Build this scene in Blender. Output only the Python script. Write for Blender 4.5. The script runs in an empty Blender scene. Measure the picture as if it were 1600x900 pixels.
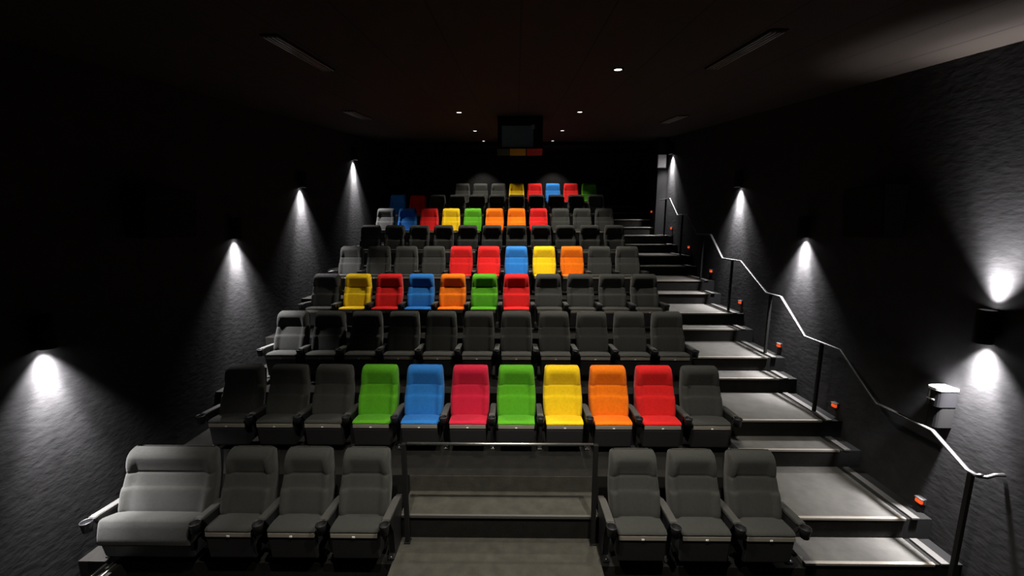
import bpy, bmesh, math, random
from mathutils import Vector, Matrix
random.seed(4)
S = bpy.context.scene
PI = math.pi

# ------------------------------------------------------------------ camera
D, H, PITCH = 1.1817, 0.4455, 0.58          # row depth, row rise, seat pitch
cam_d = bpy.data.cameras.new('camera')
cam_d.sensor_fit = 'HORIZONTAL'; cam_d.sensor_width = 36.0
cam_d.lens = 36.0 * 619.5 / 1600.0
cam_d.clip_start = 0.05
cam = bpy.data.objects.new('camera', cam_d)
S.collection.objects.link(cam)
cam.location = (0, 0, 3.17)
cam.rotation_euler = (PI / 2 - 0.1533, 0, 0.0113)
S.camera = cam
# ------------------------------------------------------------------ world, exposure
w = bpy.data.worlds.new('world'); S.world = w; w.use_nodes = True
w.node_tree.nodes['Background'].inputs[0].default_value = (0.004, 0.004, 0.004, 1)
S.view_settings.view_transform = 'Standard'
S.view_settings.look = 'None'
S.view_settings.exposure = 0.0
S.view_settings.gamma = 1.0
S.view_settings.use_curve_mapping = False
# ------------------------------------------------------------------ lamp powers (each lamp is built further down)
WALL_LAMP_W = 520.0
WALL_LAMP_ANGLE = 86
WALL_CORE_W = 1150.0
UPLIGHT_W = 330.0
DOWN_W = 560.0            # ceiling downlights
DOWN_ANGLE = 98
REAR_W = 60.0            # small spots over the last row
CEIL_Z0, CEIL_M = 4.28, 0.115
WX = 4.2                  # side walls at x = +-WX
YF, YB = -4.0, 14.0       # front and back walls

# ------------------------------------------------------------------ materials
def mat(name, col, rough=0.8, metal=0.0, bump=None, var=0.0, vscale=8.0, spec=0.5, sheen=0.0, coat=0.0):
    m = bpy.data.materials.new(name); m.use_nodes = True
    nt = m.node_tree; b = nt.nodes['Principled BSDF']
    b.inputs['Base Color'].default_value = (*col, 1)
    b.inputs['Roughness'].default_value = rough
    b.inputs['Metallic'].default_value = metal
    b.inputs['Specular IOR Level'].default_value = spec
    b.inputs['Sheen Weight'].default_value = sheen
    b.inputs['Coat Weight'].default_value = coat
    tc = nt.nodes.new('ShaderNodeTexCoord')
    if var:
        n = nt.nodes.new('ShaderNodeTexNoise'); n.inputs['Scale'].default_value = vscale; n.inputs['Detail'].default_value = 5
        nt.links.new(tc.outputs['Object'], n.inputs['Vector'])
        r = nt.nodes.new('ShaderNodeMapRange')
        r.inputs[1].default_value = 0.3; r.inputs[2].default_value = 0.7
        r.inputs[3].default_value = 1 - var; r.inputs[4].default_value = 1 + var
        nt.links.new(n.outputs['Fac'], r.inputs[0])
        mx = nt.nodes.new('ShaderNodeVectorMath'); mx.operation = 'SCALE'
        mx.inputs[0].default_value = col
        nt.links.new(r.outputs[0], mx.inputs['Scale'])
        nt.links.new(mx.outputs[0], b.inputs['Base Color'])
    if bump:
        sc, st, stretch = bump
        mp = nt.nodes.new('ShaderNodeMapping'); mp.inputs['Scale'].default_value = stretch
        nt.links.new(tc.outputs['Object'], mp.inputs['Vector'])
        n2 = nt.nodes.new('ShaderNodeTexNoise'); n2.inputs['Scale'].default_value = sc; n2.inputs['Detail'].default_value = 6
        nt.links.new(mp.outputs[0], n2.inputs['Vector'])
        bp = nt.nodes.new('ShaderNodeBump'); bp.inputs['Strength'].default_value = st; bp.inputs['Distance'].default_value = 0.02
        nt.links.new(n2.outputs['Fac'], bp.inputs['Height'])
        nt.links.new(bp.outputs[0], b.inputs['Normal'])
    return m

def emat(name, col, strength):
    m = mat(name, col, 0.4)
    b = m.node_tree.nodes['Principled BSDF']
    b.inputs['Emission Color'].default_value = (*col, 1)
    b.inputs['Emission Strength'].default_value = strength
    return m

def fabric(name, col):
    return mat(name, col, 0.95, bump=(260.0, 0.25, (1, 1, 1)), var=0.08, vscale=30, spec=0.15, sheen=0.08)

M = {
    'wall': mat('wall_plaster', (0.022, 0.022, 0.0232), 0.9, bump=(15.0, 0.11, (1, 0.7, 1.3)), var=0.2, vscale=7, spec=0.2),
    'black': mat('black_plastic', (0.012, 0.012, 0.014), 0.45),
    'matte_black': mat('matte_black', (0.010, 0.010, 0.010), 0.9, spec=0.1),
    'ceil': mat('ceiling_panel', (0.030, 0.024, 0.020), 0.85, spec=0.2),
    'carpet': mat('carpet', (0.055, 0.053, 0.046), 0.98, bump=(180.0, 0.5, (1, 1, 1)), var=0.18, vscale=9, spec=0.05),
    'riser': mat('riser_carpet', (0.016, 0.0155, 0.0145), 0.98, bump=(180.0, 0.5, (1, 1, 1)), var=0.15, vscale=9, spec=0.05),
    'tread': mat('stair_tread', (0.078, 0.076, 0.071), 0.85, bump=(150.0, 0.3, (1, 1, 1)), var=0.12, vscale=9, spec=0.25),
    'curb': mat('curb_trim', (0.055, 0.053, 0.050), 0.6),
    'alu': mat('aluminium', (0.55, 0.55, 0.53), 0.38, metal=1.0),
    'steel': mat('brushed_steel', (0.12, 0.12, 0.12), 0.42, metal=1.0),
    'shell': mat('seat_shell', (0.015, 0.015, 0.017), 0.55, bump=(120.0, 0.15, (1, 1, 1))),
    'arm': mat('arm_pad', (0.045, 0.045, 0.043), 0.6),
    'trim': mat('seat_trim', (0.24, 0.22, 0.19), 0.5),
    'tag': mat('number_tag', (0.85, 0.85, 0.82), 0.25),
    'bolt': mat('bolt_steel', (0.5, 0.5, 0.5), 0.3, metal=1.0),
    'white': mat('white_plastic', (0.75, 0.75, 0.76), 0.3),
    'greyp': mat('grey_plastic', (0.016, 0.016, 0.018), 0.18, coat=0.6),
    'lens': emat('lamp_lens', (1.0, 0.97, 0.95), 35.0),
    'down_lens': emat('downlight_lens', (1.0, 0.93, 0.82), 6.0),
    'orange': emat('orange_lens', (1.0, 0.09, 0.012), 0.75),
    'glass': mat('projector_glass', (0.20, 0.30, 0.36), 0.22, coat=0.3),
    'sign': mat('sign_plate', (0.30, 0.30, 0.31), 0.5),
    'grille': mat('vent_grille', (0.32, 0.32, 0.32), 0.35, metal=0.7),
    's_green': mat('reflection_green', (0.035, 0.07, 0.04), 0.4),  # flat colours standing in for seats mirrored under the projector
    's_yellow': mat('reflection_yellow', (0.75, 0.40, 0.02), 0.4),
    's_red': mat('reflection_red', (0.75, 0.04, 0.05), 0.4),
}
# ceiling panel seams: a dark joint every 0.62 m across x
nt = M['ceil'].node_tree; bs = nt.nodes['Principled BSDF']
tc = nt.nodes.new('ShaderNodeTexCoord'); sx = nt.nodes.new('ShaderNodeSeparateXYZ')
nt.links.new(tc.outputs['Object'], sx.inputs[0])
def mth(op, a, b=None):
    n = nt.nodes.new('ShaderNodeMath'); n.operation = op
    for i, v in enumerate((a, b)):
        if v is None: continue
        if hasattr(v, 'links'): nt.links.new(v, n.inputs[i])
        else: n.inputs[i].default_value = v
    return n.outputs[0]
pp = mth('PINGPONG', mth('ADD', sx.outputs['X'], -0.03 + 6.2), 0.31)
seam = mth('LESS_THAN', pp, 0.008)
mixc = nt.nodes.new('ShaderNodeMix'); mixc.data_type = 'RGBA'
nt.links.new(seam, mixc.inputs[0])
mixc.inputs[6].default_value = (0.030, 0.024, 0.020, 1); mixc.inputs[7].default_value = (0.008, 0.008, 0.008, 1)
nt.links.new(mixc.outputs[2], bs.inputs['Base Color'])

FAB = {
    'dark grey': fabric('fabric_grey', (0.037, 0.038, 0.0355)),
    'green': fabric('fabric_green', (0.080, 0.32, 0.012)),
    'blue': fabric('fabric_blue', (0.022, 0.165, 0.50)),
    'crimson': fabric('fabric_crimson', (0.50, 0.012, 0.040)),
    'red': fabric('fabric_red', (0.62, 0.014, 0.014)),
    'orange': fabric('fabric_orange', (0.80, 0.17, 0.004)),
    'yellow': fabric('fabric_yellow', (0.76, 0.50, 0.008)),
}

# ------------------------------------------------------------------ helpers
def link(o, parent=None):
    S.collection.objects.link(o)
    if parent is not None: o.parent = parent
    return o

def mesh_from(name, bm, m, smooth=False):
    bmesh.ops.recalc_face_normals(bm, faces=bm.faces[:])
    me = bpy.data.meshes.new(name); bm.to_mesh(me); bm.free()
    me.materials.append(m)
    if smooth:
        for p in me.polygons: p.use_smooth = True
    return me

def obj(name, bm, m, parent=None, smooth=False, loc=None, rot=None):
    o = bpy.data.objects.new(name, mesh_from(name, bm, m, smooth))
    if loc is not None: o.location = loc
    if rot is not None: o.rotation_euler = rot
    return link(o, parent)

def tag(o, label=None, cat=None, group=None, kind=None):
    if label: o['label'] = label
    if cat: o['category'] = cat
    if group: o['group'] = group
    if kind: o['kind'] = kind
    return o

def thing(name, label, cat, loc=(0, 0, 0), rot=(0, 0, 0), group=None):
    o = bpy.data.objects.new(name, None); o.empty_display_size = 0.1
    link(o); o.location = loc; o.rotation_euler = rot
    return tag(o, label, cat, group)

def copy_tree(o, parent=None):
    c = o.copy(); S.collection.objects.link(c)
    if parent is not None: c.parent = parent
    for ch in o.children: copy_tree(ch, c)
    return c

def box(bm, x0, x1, y0, y1, z0, z1, bev=0.0, seg=2):
    r = bmesh.ops.create_cube(bm, size=1.0)
    vs = r['verts']
    for v in vs:
        v.co = Vector(((x0 + x1) / 2 + v.co.x * (x1 - x0), (y0 + y1) / 2 + v.co.y * (y1 - y0), (z0 + z1) / 2 + v.co.z * (z1 - z0)))
    if bev:
        es = list({e for v in vs for e in v.link_edges})
        bmesh.ops.bevel(bm, geom=es, offset=bev, segments=seg, affect='EDGES', profile=0.5)
    return bm

def prism(bm, pts, a0, a1, axis='x'):
    """extrude a closed outline along an axis; pts are the other two coordinates"""
    def P(u, v, a):
        return {'x': (a, u, v), 'y': (u, a, v), 'z': (u, v, a)}[axis]
    A = [bm.verts.new(P(u, v, a0)) for u, v in pts]; B = [bm.verts.new(P(u, v, a1)) for u, v in pts]
    bm.faces.new(A); bm.faces.new(B[::-1])
    n = len(pts)
    for i in range(n): bm.faces.new((A[i], A[(i + 1) % n], B[(i + 1) % n], B[i]))
    return bm

def lathe(bm, prof, n=24, c=(0, 0, 0)):
    """prof: list of (r, z) from one end to the other; r = 0 closes"""
    rings = []
    for r, z in prof:
        if r < 1e-6: rings.append([bm.verts.new((c[0], c[1], c[2] + z))])
        else: rings.append([bm.verts.new((c[0] + r * math.cos(2 * PI * i / n), c[1] + r * math.sin(2 * PI * i / n), c[2] + z)) for i in range(n)])
    for a, b in zip(rings, rings[1:]):
        for i in range(n):
            j = (i + 1) % n
            if len(a) == 1 and len(b) == 1: continue
            if len(a) == 1: bm.faces.new((a[0], b[i], b[j]))
            elif len(b) == 1: bm.faces.new((a[i], a[j], b[0]))
            else: bm.faces.new((a[i], a[j], b[j], b[i]))
    return bm

def tube(bm, pts, r, n=10, flat=1.0):
    """a closed tube along a polyline; flat squashes it in z"""
    P = [Vector(p) for p in pts]; rings = []
    for i, p in enumerate(P):
        if i == 0: t = P[1] - P[0]
        elif i == len(P) - 1: t = P[-1] - P[-2]
        else: t = (P[i] - P[i - 1]).normalized() + (P[i + 1] - P[i]).normalized()
        t.normalize()
        ref = Vector((1, 0, 0)) if abs(t.x) < 0.9 else Vector((0, 0, 1))
        a = t.cross(ref).normalized(); b = t.cross(a).normalized()
        rings.append([bm.verts.new(p + a * (r * flat * math.cos(2 * PI * k / n)) + b * (r * math.sin(2 * PI * k / n))) for k in range(n)])
    for A, B in zip(rings, rings[1:]):
        for k in range(n): bm.faces.new((A[k], A[(k + 1) % n], B[(k + 1) % n], B[k]))
    bm.faces.new(rings[0]); bm.faces.new(rings[-1][::-1])
    return bm

def spot(name, loc, direction, watts, angle, col, radius, parent=None, blend=1.0):
    d = bpy.data.lights.new(name, 'SPOT'); d.energy = watts; d.color = col
    d.spot_size = math.radians(angle); d.spot_blend = blend; d.shadow_soft_size = radius
    o = bpy.data.objects.new(name, d); link(o, parent); o.location = loc
    o.rotation_euler = Vector(direction).to_track_quat('-Z', 'Y').to_euler()
    return o

def ceil_z(y): return CEIL_Z0 + CEIL_M * y

# ------------------------------------------------------------------ the setting
NROW = 9
def plat_y(k): return 4.02 + (k - 1) * D          # front edge of the platform of row k (k >= 1)
bm = bmesh.new()                                   # terraced floor, one stepped solid seen from the side
pts = [(YF, -0.6), (YF, -0.24), (3.31, -0.24), (3.31, 0.0)]
for k in range(1, NROW):
    pts += [(plat_y(k), (k - 1) * H), (plat_y(k), k * H)]
pts += [(YB, (NROW - 1) * H), (YB, -0.6)]
prism(bm, pts, -WX, 2.72, 'x')
box(bm, 2.72, WX, YF, YB, -0.6, -0.24)
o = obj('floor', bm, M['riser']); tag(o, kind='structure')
for nm, x0, x1 in (('wall_left', -WX - 0.2, -WX), ('wall_right', WX, WX + 0.2)):
    bm = bmesh.new(); box(bm, x0, x1, YF, YB, -0.6, 6.6); tag(obj(nm, bm, M['wall']), kind='structure')
bm = bmesh.new(); box(bm, -WX - 0.2, WX + 0.2, YB, YB + 0.2, -0.4, 6.6); tag(obj('wall_back', bm, M['wall']), kind='structure')
bm = bmesh.new(); box(bm, -WX - 0.2, WX + 0.2, YF - 0.2, YF, -0.4, 6.6); tag(obj('wall_front', bm, M['wall']), kind='structure')
YS = 12.6                                          # the ceiling steps down to a darker soffit here
bm = bmesh.new()
prism(bm, [(YF - .2, ceil_z(YF - .2)), (YS, ceil_z(YS)), (YS, ceil_z(YS) + .2), (YF - .2, ceil_z(YF - .2) + .2)], -WX - .2, WX + .2, 'x')
tag(obj('ceiling', bm, M['ceil']), kind='structure')
bm = bmesh.new(); box(bm, -WX, WX, YS, YB, ceil_z(YS) - 0.12, ceil_z(YS) + 0.2)
tag(obj('trim_1', bm, M['matte_black']), kind='structure')
# pilaster on the right wall at the head of the stairs
bm = bmesh.new(); box(bm, 3.93, WX, 11.45, 12.1, 2.2, ceil_z(11.45) - .002); tag(obj('trim_2', bm, M['matte_black']), kind='structure')
bm = bmesh.new(); box(bm, -1.18, 0.81, 2.3, 3.309, -0.24, .004); box(bm, -1.18, 0.81, 3.309, 3.639, 0, .004); tag(obj('trim_7', bm, M['carpet']), kind='structure')
bm = bmesh.new(); box(bm, -3.92, -3.75, 2.2, 3.31, -0.24, 0); tag(obj('trim_8', bm, M['riser']), kind='structure')
# half step in the wheelchair bay of the front row
bm = bmesh.new(); box(bm, -1.18, 0.84, 3.64, plat_y(1) - .001, 0, 0.26); o = obj('trim_3', bm, M['carpet']); tag(o, kind='structure')
o.data.materials.append(M['riser'])
for p in o.data.polygons:
    if abs(p.normal.y) > 0.7: p.material_index = 1
bm = bmesh.new(); box(bm, -1.18, 0.84, 3.625, 3.65, 0.235, 0.266, 0.003); tag(obj('trim_4', bm, M['curb']), kind='structure')

bm = bmesh.new(); box(bm, -1.18, 0.84, plat_y(1) - .006, plat_y(1) - .001, .261, H - .002); tag(obj('trim_9', bm, M['carpet']), kind='structure')
# ------------------------------------------------------------------ staircase on the right
stairs = thing('staircase', 'grey carpeted aisle stairs climbing along the right wall beside the seats', 'stairs', (2.72, 3.33, 0.0))
def rel(x0, x1, y0, y1, z0, z1): return (x0 - 2.72, x1 - 2.72, y0 - 3.33, y1 - 3.33, z0, z1)
def step(y0, y1, z):
    zb = max(z - 0.75, -0.24)
    bm = bmesh.new(); box(bm, *rel(2.72, 3.93, y0 + .002, y1, zb, z))
    s = obj('step', bm, M['tread'], stairs)
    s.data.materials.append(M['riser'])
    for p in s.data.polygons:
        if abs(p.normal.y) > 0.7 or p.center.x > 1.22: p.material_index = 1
    bm = bmesh.new(); box(bm, *rel(2.72, 3.93, y0 - .012, y0 + .02, z - .022, z + .004), 0.003)
    obj('nosing', bm, M['trim'], s)
    bm = bmesh.new(); box(bm, *rel(3.985, 4.06, y0 - .012, y1 - .014, z - .010, z + .012), 0.004)
    obj('curb', bm, M['curb'], s)
    bm = bmesh.new(); box(bm, *rel(3.9305, WX - .003, y0 + .002, y1, zb, z - .0105)); obj('base', bm, M['matte_black'], s)
for k in range(NROW):
    z = 0.04 + k * H
    step(3.33 + k * D, 3.644 + k * D, z)
    step(3.644 + k * D, 3.33 + (k + 1) * D, z + H / 2)

# ------------------------------------------------------------------ seats (facing -y; origin on the floor under the top of the back)
def interp(tab, z):
    if z <= tab[0][0]: return tab[0][1]
    for (a, fa), (b, fb) in zip(tab, tab[1:]):
        if z <= b:
            t = (z - a) / (b - a); return fa + (fb - fa) * t
    return tab[-1][1]

FRONT = [(.30, -.190), (.36, -.228), (.42, -.226), (.50, -.200), (.60, -.165), (.626, -.152), (.632, -.140), (.640, -.134), (.70, -.110), (.744, -.092),
         (.751, -.081), (.759, -.085), (.81, -.089), (.87, -.097), (.905, -.099), (.93, -.090), (.955, -.068), (.972, -.036), (.982, -.006)]
BACKP = [(.30, -.075), (.50, -.035), (.70, .020), (.90, .056), (.94, .055), (.96, .045), (.974, .028), (.982, .008)]
WID = [(.30, .226), (.42, .238), (.58, .245), (.70, .241), (.88, .226), (.94, .221), (.965, .212), (.982, .190)]
ZL = [.30, .33, .36, .39, .42, .46, .50, .53, .56, .60, .626, .632, .640, .67, .70, .725, .744, .751, .759, .78, .81, .84, .87, .89, .905, .915, .93, .94, .95, .96, .967, .974, .979, .982]
def smooth(a, b, x):
    t = min(max((x - a) / (b - a), 0), 1); return t * t * (3 - 2 * t)

def back_mesh(ws=1.0, xw=None):
    bm = bmesh.new(); rings = []
    us = [-1, -.985, -.95, -.9, -.84, -.78, -.72, -.66, -.6, -.5, -.35, -.2, 0]
    us = us + [-u for u in us[-2::-1]]
    for z in ZL:
        wd = interp(WID, z) if xw is None else interp(WID, z) + xw
        f, b = interp(FRONT, z), interp(BACKP, z)
        bolster = 0.030 * smooth(.33, .45, z) * (1 - smooth(.80, .95, z)) * ws
        ring = []
        for u in us:                                 # front, left to right
            au = abs(u)
            if xw is not None: au = max(0.0, 1 - (1 - au) * (wd / .25))   # keep the bolsters their real width
            x = u * wd
            y = f - bolster * smooth(.60, .80, au)
            rnd = 0.045 * (1 - math.sqrt(max(0, 1 - smooth(.86, 1.0, au) ** 2)))
            y = min(y + rnd, b - .002) if au > .86 else y
            ring.append(bm.verts.new((x, y, z)))
        for u in (.97, .8, .4, 0, -.4, -.8, -.97):   # rear
            y = b - 0.02 * smooth(.8, 1.0, abs(u))
            ring.append(bm.verts.new((u * wd, max(y, f), z)))
        rings.append(ring)
    n = len(rings[0])
    for A, B in zip(rings, rings[1:]):
        for i in range(n): bm.faces.new((A[i], A[(i + 1) % n], B[(i + 1) % n], B[i]))
    bm.faces.new(rings[0]); bm.faces.new(rings[-1][::-1])
    return bm

def seat_mesh(hw=.222, fold=0.0):
    """cushion: a rounded outline seen from the side, swept across with softened ends"""
    out = [(-.05, .30), (-.05, .40), (-.20, .410), (-.30, .418), (-.37, .424), (-.405, .424), (-.430, .419), (-.446, .409), (-.451, .399), (-.44, .388), (-.40, .37), (-.20, .32)]
    if fold:                                          # the loveseat's cushion rolls down over the front edge
        out = [(-.05, .27), (-.05, .37), (-.20, .415), (-.35, .468), (-.385, .478), (-.410, .476), (-.424, .462), (-.440, .41), (-.458, .33), (-.468, .270), (-.464, .256), (-.452, .252), (-.42, .262), (-.20, .27)]
    bm = bmesh.new(); rings = []
    cy = sum(p[0] for p in out) / len(out); cz = sum(p[1] for p in out) / len(out)
    xs = [(-hw, .93), (-hw + .006, .97), (-hw + .018, .993), (-hw + .035, 1.0), (0, 1.0), (hw - .035, 1.0), (hw - .018, .993), (hw - .006, .97), (hw, .93)]
    for x, s in xs:
        rings.append([bm.verts.new((x, cy + (y - cy) * s, cz + (z - cz) * s + (.004 * (1 - (x / hw) ** 2)))) for y, z in out])
    n = len(out)
    for A, B in zip(rings, rings[1:]):
        for i in range(n): bm.faces.new((A[i], A[(i + 1) % n], B[(i + 1) % n], B[i]))
    bm.faces.new(rings[0]); bm.faces.new(rings[-1][::-1])
    return bm

def pan_bm(hw=.216, top=.345):
    bm = bmesh.new()
    prism(bm, [(-.438, top), (-.442, top - .02), (-.420, .11), (-.405, .095), (-.10, .12), (-.06, .30), (-.06, top - .06)], -hw, hw, 'x')
    bmesh.ops.bevel(bm, geom=bm.edges[:], offset=.007, segments=2, affect='EDGES')
    return bm

def back_shell_bm(ex=0.0):
    bm = bmesh.new()
    hw = .215 + ex
    prism(bm, [(-.085, .26), (-.030, .50), (.024, .70), (.060, .91), (.076, .90), (.044, .70), (-.010, .50), (-.062, .24), (-.12, .20), (-.16, .22), (-.14, .27)], -hw, hw, 'x')
    return bm

def arm_bm(x):
    bm = bmesh.new()                                  # flat pad, a little lower at the back
    prism(bm, [(-.03, .447), (-.03, .469), (-.12, .482), (-.38, .503), (-.405, .499), (-.41, .480), (-.38, .468), (-.12, .455)], x - .036, x + .036, 'x')
    bmesh.ops.bevel(bm, geom=bm.edges[:], offset=.006, segments=2, affect='EDGES')
    return bm

def cup_bm(x):
    return lathe(bmesh.new(), [(0, -.085), (.036, -.085), (.042, -.02), (.048, .0), (.048, .012), (.045, .016), (.042, .010), (.036, -.06), (0, -.065)], 20, (x, -.452, .482))

def stand_bm(x):
    bm = bmesh.new()
    prism(bm, [(-.40, .470), (-.36, .42), (-.30, .30), (-.27, .03), (-.33, .022), (-.33, 0), (.02, 0), (.02, .022), (-.06, .03), (-.03, .30), (.02, .455)], x - .030, x + .030, 'x')
    bmesh.ops.bevel(bm, geom=bm.edges[:], offset=.005, segments=1, affect='EDGES')
    return bm

def bolt_bm(x):
    return lathe(bmesh.new(), [(0, .0), (.011, .0), (.011, .010), (.006, .014), (0, .014)], 8, (x, -.315, .022))

ME = {}
def me(key, fn, m, smooth_=False):
    if key not in ME: ME[key] = mesh_from(key.split('|')[0], fn(), m, smooth_)
    return ME[key]
def part(name, mesh, parent):
    return link(bpy.data.objects.new(name, mesh), parent)

def arm_set(parent, x, tagx):
    a = part('armrest', me('armrest|' + tagx, lambda: arm_bm(x), M['arm'], False), parent)
    part('cup_holder', me('cup_holder|' + tagx, lambda: cup_bm(x), M['black'], True), a)
    s = part('stand', me('stand|' + tagx, lambda: stand_bm(x), M['black']), parent)
    part('bolt', me('bolt|' + tagx, lambda: bolt_bm(x), M['bolt'], True), s)

def make_seat(col, left_arm):
    t = thing('cinema_seat', 'seat', 'seat')
    part('backrest', me('backrest|' + col, back_mesh, FAB[col], True), t)
    s = part('seat_cushion', me('seat_cushion|' + col, seat_mesh, FAB[col], True), t)
    b = lambda: box(bmesh.new(), -.216, .216, -.450, -.42, .344, .392, .006)
    part('edge_trim', me('edge_trim', b, M['trim']), s)
    b = lambda: box(bmesh.new(), -.013, .013, -.454, -.448, .350, .366, .002)
    part('number_tag', me('number_tag', b, M['tag']), s)
    part('seat_pan', me('seat_pan', pan_bm, M['shell']), t)
    part('back_shell', me('back_shell', back_shell_bm, M['black']), t)
    arm_set(t, PITCH / 2, 'r')
    if left_arm: arm_set(t, -PITCH / 2, 'l')
    return t

PROTO = {}
def place_seat(col, left_arm, loc, label, group):
    key = (col, left_arm)
    if key not in PROTO:
        PROTO[key] = make_seat(col, left_arm); r = PROTO[key]
    else:
        r = copy_tree(PROTO[key])
    r.location = loc
    tag(r, label, 'seat', group)
    return r

ORD = ['leftmost', 'second', 'third', 'fourth', 'fifth', 'sixth', 'seventh', 'eighth', 'ninth', 'tenth', 'rightmost']
RN = ['front', 'second', 'third', 'fourth', 'fifth', 'sixth', 'seventh', 'eighth', 'back']
K = 'dark grey'; G = 'green'; B_ = 'blue'; C = 'crimson'; Y_ = 'yellow'; O = 'orange'; R_ = 'red'
ROWS = {
    1: [K, K, K, G, B_, C, G, Y_, O, R_, K],
    2: [K] * 11,
    3: [K, Y_, R_, B_, O, G, R_, K, K, K, K],
    4: [K, K, K, K, R_, R_, B_, Y_, O, K, K],
    5: [K] * 11,
    6: [K, B_, R_, Y_, G, O, O, R_, K, K, K],
    7: [B_, R_] + [K] * 9,
    8: [None, None, None, K, K, K, Y_, R_, B_, R_, G],
}
Y0 = 3.676
# front row: three seats either side of the wheelchair bay
for i, x in enumerate((-2.65, -2.07, -1.49)):
    lab = ['dark grey seat next to the wide loveseat in the front row',
           'dark grey front row seat, middle one of the three left of the bay',
           'dark grey front row seat just left of the railed wheelchair bay'][i]
    place_seat(K, False, (x, Y0, 0), lab, 'seats of the front row')
for i, x in enumerate((1.155, 1.735, 2.315)):
    lab = ['dark grey front row seat just right of the railed wheelchair bay',
           'dark grey front row seat, middle one of the three right of the bay',
           'dark grey seat at the right end of the front row by the stairs'][i]
    place_seat(K, i == 0, (x, Y0, 0), lab, 'seats of the front row')
for k, cols in ROWS.items():
    for i, c in enumerate(cols):
        if c is None: continue
        rn = RN[k] + ' row' + (' from the front' if k < 8 else '')
        n_same = cols.count(c)
        L = cols[i - 1] if i > 0 else None; Rr = cols[i + 1] if i < 10 else None
        trip = [(cols[j - 1] if j > 0 else None, cols[j], cols[j + 1] if j < 10 else None) for j in range(11)]
        if c != K and n_same == 1:
            lab = 'the only %s cinema seat in the %s' % (c, rn)
        elif c != K and L and Rr and trip.count((L, c, Rr)) == 1:
            lab = '%s cinema seat between %s and %s seats in the %s' % (c, L, Rr, rn)
        else:
            if i in (0, 10): lab = '%s cinema seat at the %s end of the %s' % (c, 'left' if i == 0 else 'right', rn)
            elif k == 8: lab = '%s cinema seat, %s one from the left visible in the back row' % (c, ['first', 'second', 'third'][i - 3])
            elif i > 5: lab = '%s cinema seat, %s from the right end of the %s' % (c, ORD[10 - i], rn)
            else: lab = '%s cinema seat, %s from the left end of the %s' % (c, ORD[i], rn)
        place_seat(c, i == 0 or cols[i - 1] is None, ((i - 6) * PITCH, Y0 + k * D, k * H), lab, 'seats of the %s' % rn)

# the double-width seat at the left end of the front row
t = thing('loveseat', 'double-width dark grey loveseat at the left end of the front row', 'seat', (-3.44, Y0, 0))
obj('backrest', back_mesh(1.0, .21), FAB[K], t, True).scale = (1, 1, 1.0)
s = obj('seat_cushion', seat_mesh(.435, 1), FAB[K], t, True)
obj('seat_pan', pan_bm(.42, .262), M['shell'], t)
obj('back_shell', back_shell_bm(.21), M['black'], t)
for x in (-.505, .50):
    a = obj('armrest', arm_bm(x), M['arm'], t); obj('cup_holder', cup_bm(x), M['black'], a, True)
    s = obj('stand', stand_bm(x), M['black'], t); obj('bolt', bolt_bm(x), M['bolt'], s, True)

# ------------------------------------------------------------------ guard rail across the wheelchair bay
t = thing('guard_rail', 'black guard rail with a bright top bar across the wheelchair bay', 'railing', (-.15, 3.58, .004))
bm = bmesh.new(); tube(bm, [(-.915, 0, 1.076), (.90, 0, 1.076)], .013, 10); obj('top_bar', bm, M['alu'], t, True)
for x in (-.95, .925):
    bm = bmesh.new(); box(bm, x - .022, x + .022, -.022, .022, 0.012, 1.075, .004); p = obj('post', bm, M['matte_black'], t)
    bm = bmesh.new(); box(bm, x - .032, x + .032, -.035, .035, 0, .012, .002); obj('base_plate', bm, M['matte_black'], p)

# ------------------------------------------------------------------ handrail on the right
HX = 4.0
hp = [(3.17, 1.06), (3.20, 1.035), (3.274, 1.040), (3.60, 1.235), (4.19, 1.235)]
flats = [(4.76, 5.37, 1.67), (5.95, 6.30, 2.125), (7.10, 7.74, 2.565), (8.28, 8.90, 3.01), (9.46, 10.05, 3.455), (10.62, 11.3, 3.90)]
for a, b, z in flats: hp += [(a, z), (b, z)]
t = thing('handrail', 'steel handrail stepping down the right wall beside the stairs', 'handrail', (HX, 3.2, 0.0))
bm = bmesh.new(); tube(bm, [(0, y - 3.2, z) for y, z in hp], .024, 10, .55); obj('rail', bm, M['steel'], t, True)
def stair_top(y):
    n = math.floor((y - 3.33) / D); r = (y - 3.33) - n * D
    return 0.04 + n * H + (H / 2 if r > .314 else 0) if y > 3.33 else 0.0
for y in (3.24, 5.06, 6.19, 7.38, 8.6, 9.75, 10.9):
    zr = interp(hp, y)
    bm = bmesh.new(); box(bm, -.018, .018, y - 3.2 - .018, y - 3.2 + .018, stair_top(y) + .013 if y > 3.33 else -0.24, zr - .010, .004)
    p = obj('post', bm, M['matte_black'], t)
bm = bmesh.new(); tube(bm, [(0, .0, 1.03), (.06, -.02, 1.03), (.115, -.03, 1.06), (.195, -.03, 1.06)], .016, 8); obj('end_loop', bm, M['steel'], t, True)

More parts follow.
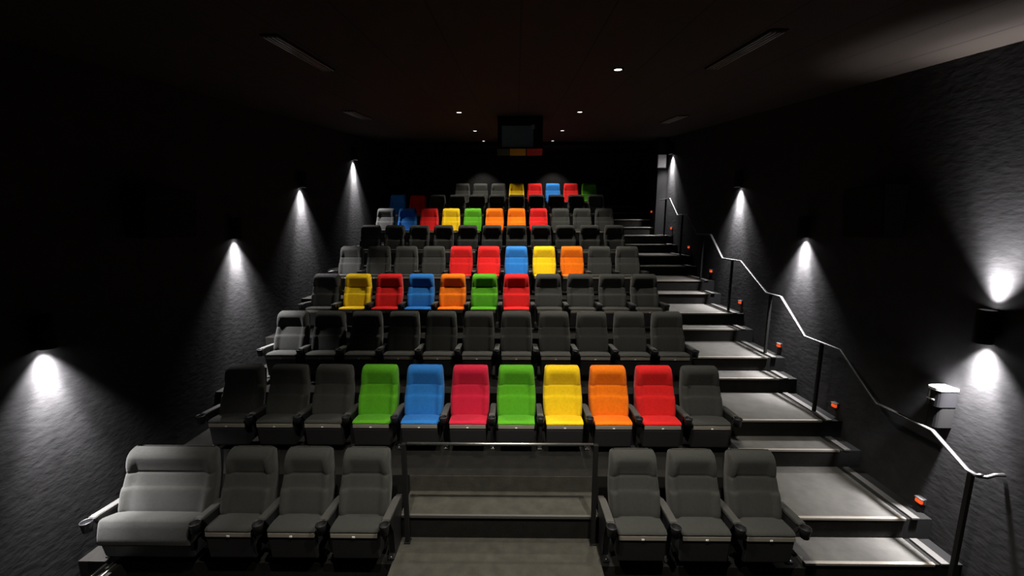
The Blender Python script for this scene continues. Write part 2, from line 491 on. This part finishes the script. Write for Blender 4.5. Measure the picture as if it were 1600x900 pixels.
# ------------------------------------------------------------------ wall lamps
COOL = (1.0, 0.96, 0.97)
def tube_lamp_bm(h, both):
    if both: prof = [(.050, h - .03), (.050, h), (.062, h), (.066, h - .01), (.066, .01), (.062, 0), (.050, 0), (.050, .03)]
    else: prof = [(0, h), (.062, h), (.066, h - .01), (.066, .01), (.062, 0), (.050, 0), (.050, .03)]
    return lathe(bmesh.new(), prof, 28)
def wall_lamp(side, y, z, label, both=False, h=.30, power=1.0):
    x = side * (WX - .070)
    t = thing('wall_lamp', label, 'wall lamp', (x, y, z), (0, 0, 0), 'tube lamps along the side walls')
    b = obj('body', tube_lamp_bm(h, both), M['matte_black'], t, True)
    bm = bmesh.new(); box(bm, *sorted((side * .06, side * .070)), -.03, .03, h / 2 - .05, h / 2 + .05, .004); obj('bracket', bm, M['matte_black'], t)
    bm = bmesh.new(); lathe(bm, [(0, .027), (.049, .027), (.049, .022), (0, .020)], 24); obj('lens', bm, M['lens'], t, True)
    spot('lamp_light', (0, 0, -.004), (0, 0, -1), WALL_LAMP_W * power, WALL_LAMP_ANGLE, COOL, .04, t)
    spot('lamp_light', (0, 0, -.004), (side * .045, 0, -1), WALL_CORE_W * power, 46, COOL, .04, t)
    if both:
        bm = bmesh.new(); lathe(bm, [(0, h - .027), (.049, h - .027), (.049, h - .022), (0, h - .020)], 24); obj('lens', bm, M['lens'], t, True)
        spot('lamp_light', (0, 0, h + .004), (side * .05, 0, 1), UPLIGHT_W, 74, COOL, .04, t)
        spot('lamp_light', (0, 0, h + .004), (side * .10, 0, 1), WALL_CORE_W * .42, 48, COOL, .04, t)
nth = ['nearest', 'second', 'third', 'farthest']
for i, (y, z) in enumerate([(3.33, 2.11), (5.88, 3.00), (7.83, 3.92), (10.50, 4.86)]):
    wall_lamp(-1, y, z, 'black tube lamp shining down the left wall, %s of the four' % nth[i], power=1.35 if i == 3 else 1.0)
for i, (y, z) in enumerate([(3.45, 2.15), (5.83, 3.02), (7.66, 3.90), (11.11, 5.09)]):
    wall_lamp(1, y, z, ['black tube lamp on the right wall shining both up and down'][0] if i == 0 else
              'black tube lamp shining down the right wall, %s from the front' % nth[i], i == 0)

# ------------------------------------------------------------------ ceiling downlights
WARM = (1.0, 0.93, 0.80)
tilt = math.atan(CEIL_M)
def downlight(x, y, label, watts, z=None, angle=DOWN_ANGLE, tl=True, lens='down_lens'):
    zc = ceil_z(y) if z is None else z
    t = thing('downlight', label, 'ceiling light', (x, y, zc - .001), (tilt if tl else 0, 0, 0), 'round downlights in the ceiling')
    bm = bmesh.new(); lathe(bm, [(.040, .0), (.060, .0), (.062, -.006), (.056, -.012), (.040, -.010), (.040, .0)], 24); obj('trim_ring', bm, M['matte_black'], t, True)
    bm = bmesh.new(); lathe(bm, [(0, -.001), (.040, -.001), (.040, -.008), (0, -.010)], 24); obj('lens', bm, M[lens], t, True)
    l = spot('downlight_light', (0, 0, -.02), (0, 0, -1), watts, angle, WARM, .035, t, .5)
    l.rotation_euler = (-tilt if tl else 0, 0, 0)
for nm, y in (('nearest visible pair', 7.1), ('middle pair', 9.75), ('farthest pair', 12.3)):
    for sd, x in (('left', -.98), ('right', 1.07)):
        downlight(x, y, 'small lit round downlight in the dark ceiling, %s one of the %s' % (sd, nm), DOWN_W * (.30 if y > 12 else .58 if y > 9 else .74), None, 94)
downlight(1.05, 4.42, 'lone lit downlight nearest the camera, right of the ceiling centre', DOWN_W * .5)
for sd, x in (('left', -.98), ('right', 1.07)):
    downlight(x, 2.1, 'round ceiling downlight above the open floor before the seats, %s one' % sd, DOWN_W * (.8 if x < 0 else 1))
for sd, x in (('left', -1.15), ('right', 1.25)):
    downlight(x, 13.45, 'small spot washing the back wall above the last row, %s one' % sd, REAR_W, ceil_z(YS) - .12, 90, False, 'black')

# ------------------------------------------------------------------ orange step lights
for i, (y, z) in enumerate([(3.76, .375), (4.946, .86), (6.13, 1.31), (7.31, 1.78), (8.50, 2.23), (9.68, 2.68), (10.85, 3.13), (12.15, 3.60)]):
    x = WX if i < 7 else 3.93
    on = ['first', 'second', 'third', 'fourth', 'fifth', 'sixth', 'seventh'][i] if i < 7 else 'highest'
    y = y if i < 7 else 11.7
    t = thing('step_light', 'small orange step light low on the right wall, %s up the stairs' % on if i < 7 else
              'small orange step light at the very top of the stairs', 'step light', (x, y, z), (0, 0, 0), 'orange step lights along the stairs')
    bm = bmesh.new(); box(bm, -.022, 0, -.040, .040, -.03, .038, .004); obj('housing', bm, M['black'], t)
    bm = bmesh.new(); box(bm, -.050, -.022, -.034, .034, -.026, .022, .009, 3); obj('lens', bm, M['orange'], t, True)
    bm = bmesh.new(); box(bm, -.056, -.022, -.040, .040, .022, .034, .004); obj('hood', bm, M['arm'], t)

# ------------------------------------------------------------------ dispenser under the near right lamp
t = thing('hand_dispenser', 'glossy grey wall dispenser with a white lid under the near right lamp', 'dispenser', (WX, 3.68, 1.22))
def d_outline(hw, dp, n=9):
    pts = [(0, -hw)]
    for i in range(n + 1):
        a = -PI / 2 + PI * i / n
        pts.append((-(dp - hw * .8) - hw * .8 * math.cos(a), hw * math.sin(a)))
    return pts + [(0, hw)]
bm = bmesh.new(); prism(bm, d_outline(.062, .185), .24, .40, 'z'); obj('tank', bm, M['greyp'], t)
bm = bmesh.new(); prism(bm, d_outline(.066, .190), .40, .425, 'z'); obj('lid', bm, M['white'], t)
bm = bmesh.new(); prism(bm, d_outline(.058, .165), .03, .24, 'z'); obj('body', bm, M['matte_black'], t)
bm = bmesh.new(); box(bm, -.190, -.183, -.035, .035, .30, .312, .003); obj('handle', bm, M['white'], t)

# ------------------------------------------------------------------ speakers on the side walls
def speaker(side, y0, y1, z0, z1, label):
    t = thing('wall_speaker', label, 'speaker', (side * WX, (y0 + y1) / 2, z0), (0, 0, 0), 'black speakers on the side walls')
    hy = (y1 - y0) / 2
    bm = bmesh.new(); prism(bm, [(0, 0), (0, z1 - z0), (-side * .26, z1 - z0), (-side * .20, 0)], -hy, hy, 'y'); obj('cabinet', bm, M['matte_black'], t)
    bm = bmesh.new(); prism(bm, [(-side * .204, .02), (-side * .262, z1 - z0 - .02), (-side * .272, z1 - z0 - .02), (-side * .214, .02)], -hy + .02, hy - .02, 'y'); obj('grille', bm, M['matte_black'], t)
speaker(-1, 4.25, 4.95, 3.05, 3.60, 'black speaker box high on the left wall between the lamps')
speaker(1, 4.40, 4.95, 3.05, 3.62, 'black speaker box high on the right wall between the lamps')

# ------------------------------------------------------------------ ceiling vents
def vent(x, y0, y1, nslat, label, hw=.07):
    ym = (y0 + y1) / 2
    t = thing('ceiling_vent', label, 'vent', (x, ym, ceil_z(ym) - .001), (tilt, 0, 0), 'slatted vents in the ceiling')
    L = (y1 - y0) / 2
    bm = bmesh.new(); box(bm, -hw, hw, -L, L, -.012, 0, .003); obj('frame', bm, M['matte_black'], t)
    for i in range(nslat):
        xx = -hw + .02 + (2 * hw - .04) * i / (nslat - 1)
        bm = bmesh.new(); box(bm, xx - .006, xx + .006, -L + .02, L - .02, -.022, -.012, .002); obj('slat', bm, M['grille'], t)
vent(2.0, 3.3, 4.4, 4, 'long slatted vent in the ceiling near the camera, right side')
vent(-1.95, 3.35, 4.4, 4, 'long slatted vent in the ceiling near the camera, left side')
vent(2.98, 7.5, 8.5, 4, 'slatted vent farther back in the ceiling, right side', .10)
vent(-2.80, 6.9, 7.8, 4, 'slatted vent farther back in the ceiling, left side', .10)

# ------------------------------------------------------------------ projector hung from the ceiling
t = thing('projector', 'black projector box with a bluish window hung from the ceiling', 'projector', (.065, 7.55, 4.445))
zt = ceil_z(7.55) - 4.445 - .002
bm = bmesh.new(); prism(bm, [(0, .0), (.0, zt), (.9, zt), (.9, .36)], -.41, .41, 'x'); obj('housing', bm, M['matte_black'], t)
bm = bmesh.new(); box(bm, -.335, .235, -.02, 0, .155, .53, .006); f = obj('window', bm, M['glass'], t)
bm = bmesh.new(); box(bm, .20, .26, -.035, -.018, .47, .545, .004); obj('latch', bm, M['sign'], f)
for x0, x1, m in ((-.42, -.20, 's_green'), (-.19, .10, 's_yellow'), (.12, .40, 's_red')):  # reflection of the coloured seats, painted in as three flat panels
    bm = bmesh.new(); prism(bm, [(-.06, .125), (-.07, .118), (-.012, .01), (-.002, .015)], x0, x1, 'x'); tag(obj('reflection_panel', bm, M[m], t), m[2:] + ' painted reflection')

# ------------------------------------------------------------------ small things
t = thing('wall_sign', 'small unlit grey sign at the top of the stairs by the far lamp', 'sign', (4.02, 11.43, 4.97))
bm = bmesh.new(); box(bm, -.12, .12, -.02, .02, -.19, .17, .004); obj('plate', bm, M['sign'], t)
bm = bmesh.new(); box(bm, -.105, .105, -.024, -.019, -.175, .155, .002); obj('face', bm, M['white'], t)
for i, x in enumerate((-3.88, -3.79)):
    bm = bmesh.new(); box(bm, x - .006, x + .006, 2.2, 3.27, 0, .018, .002); o = obj('trim_%d' % (5 + i), bm, M['alu']); tag(o, kind='structure')
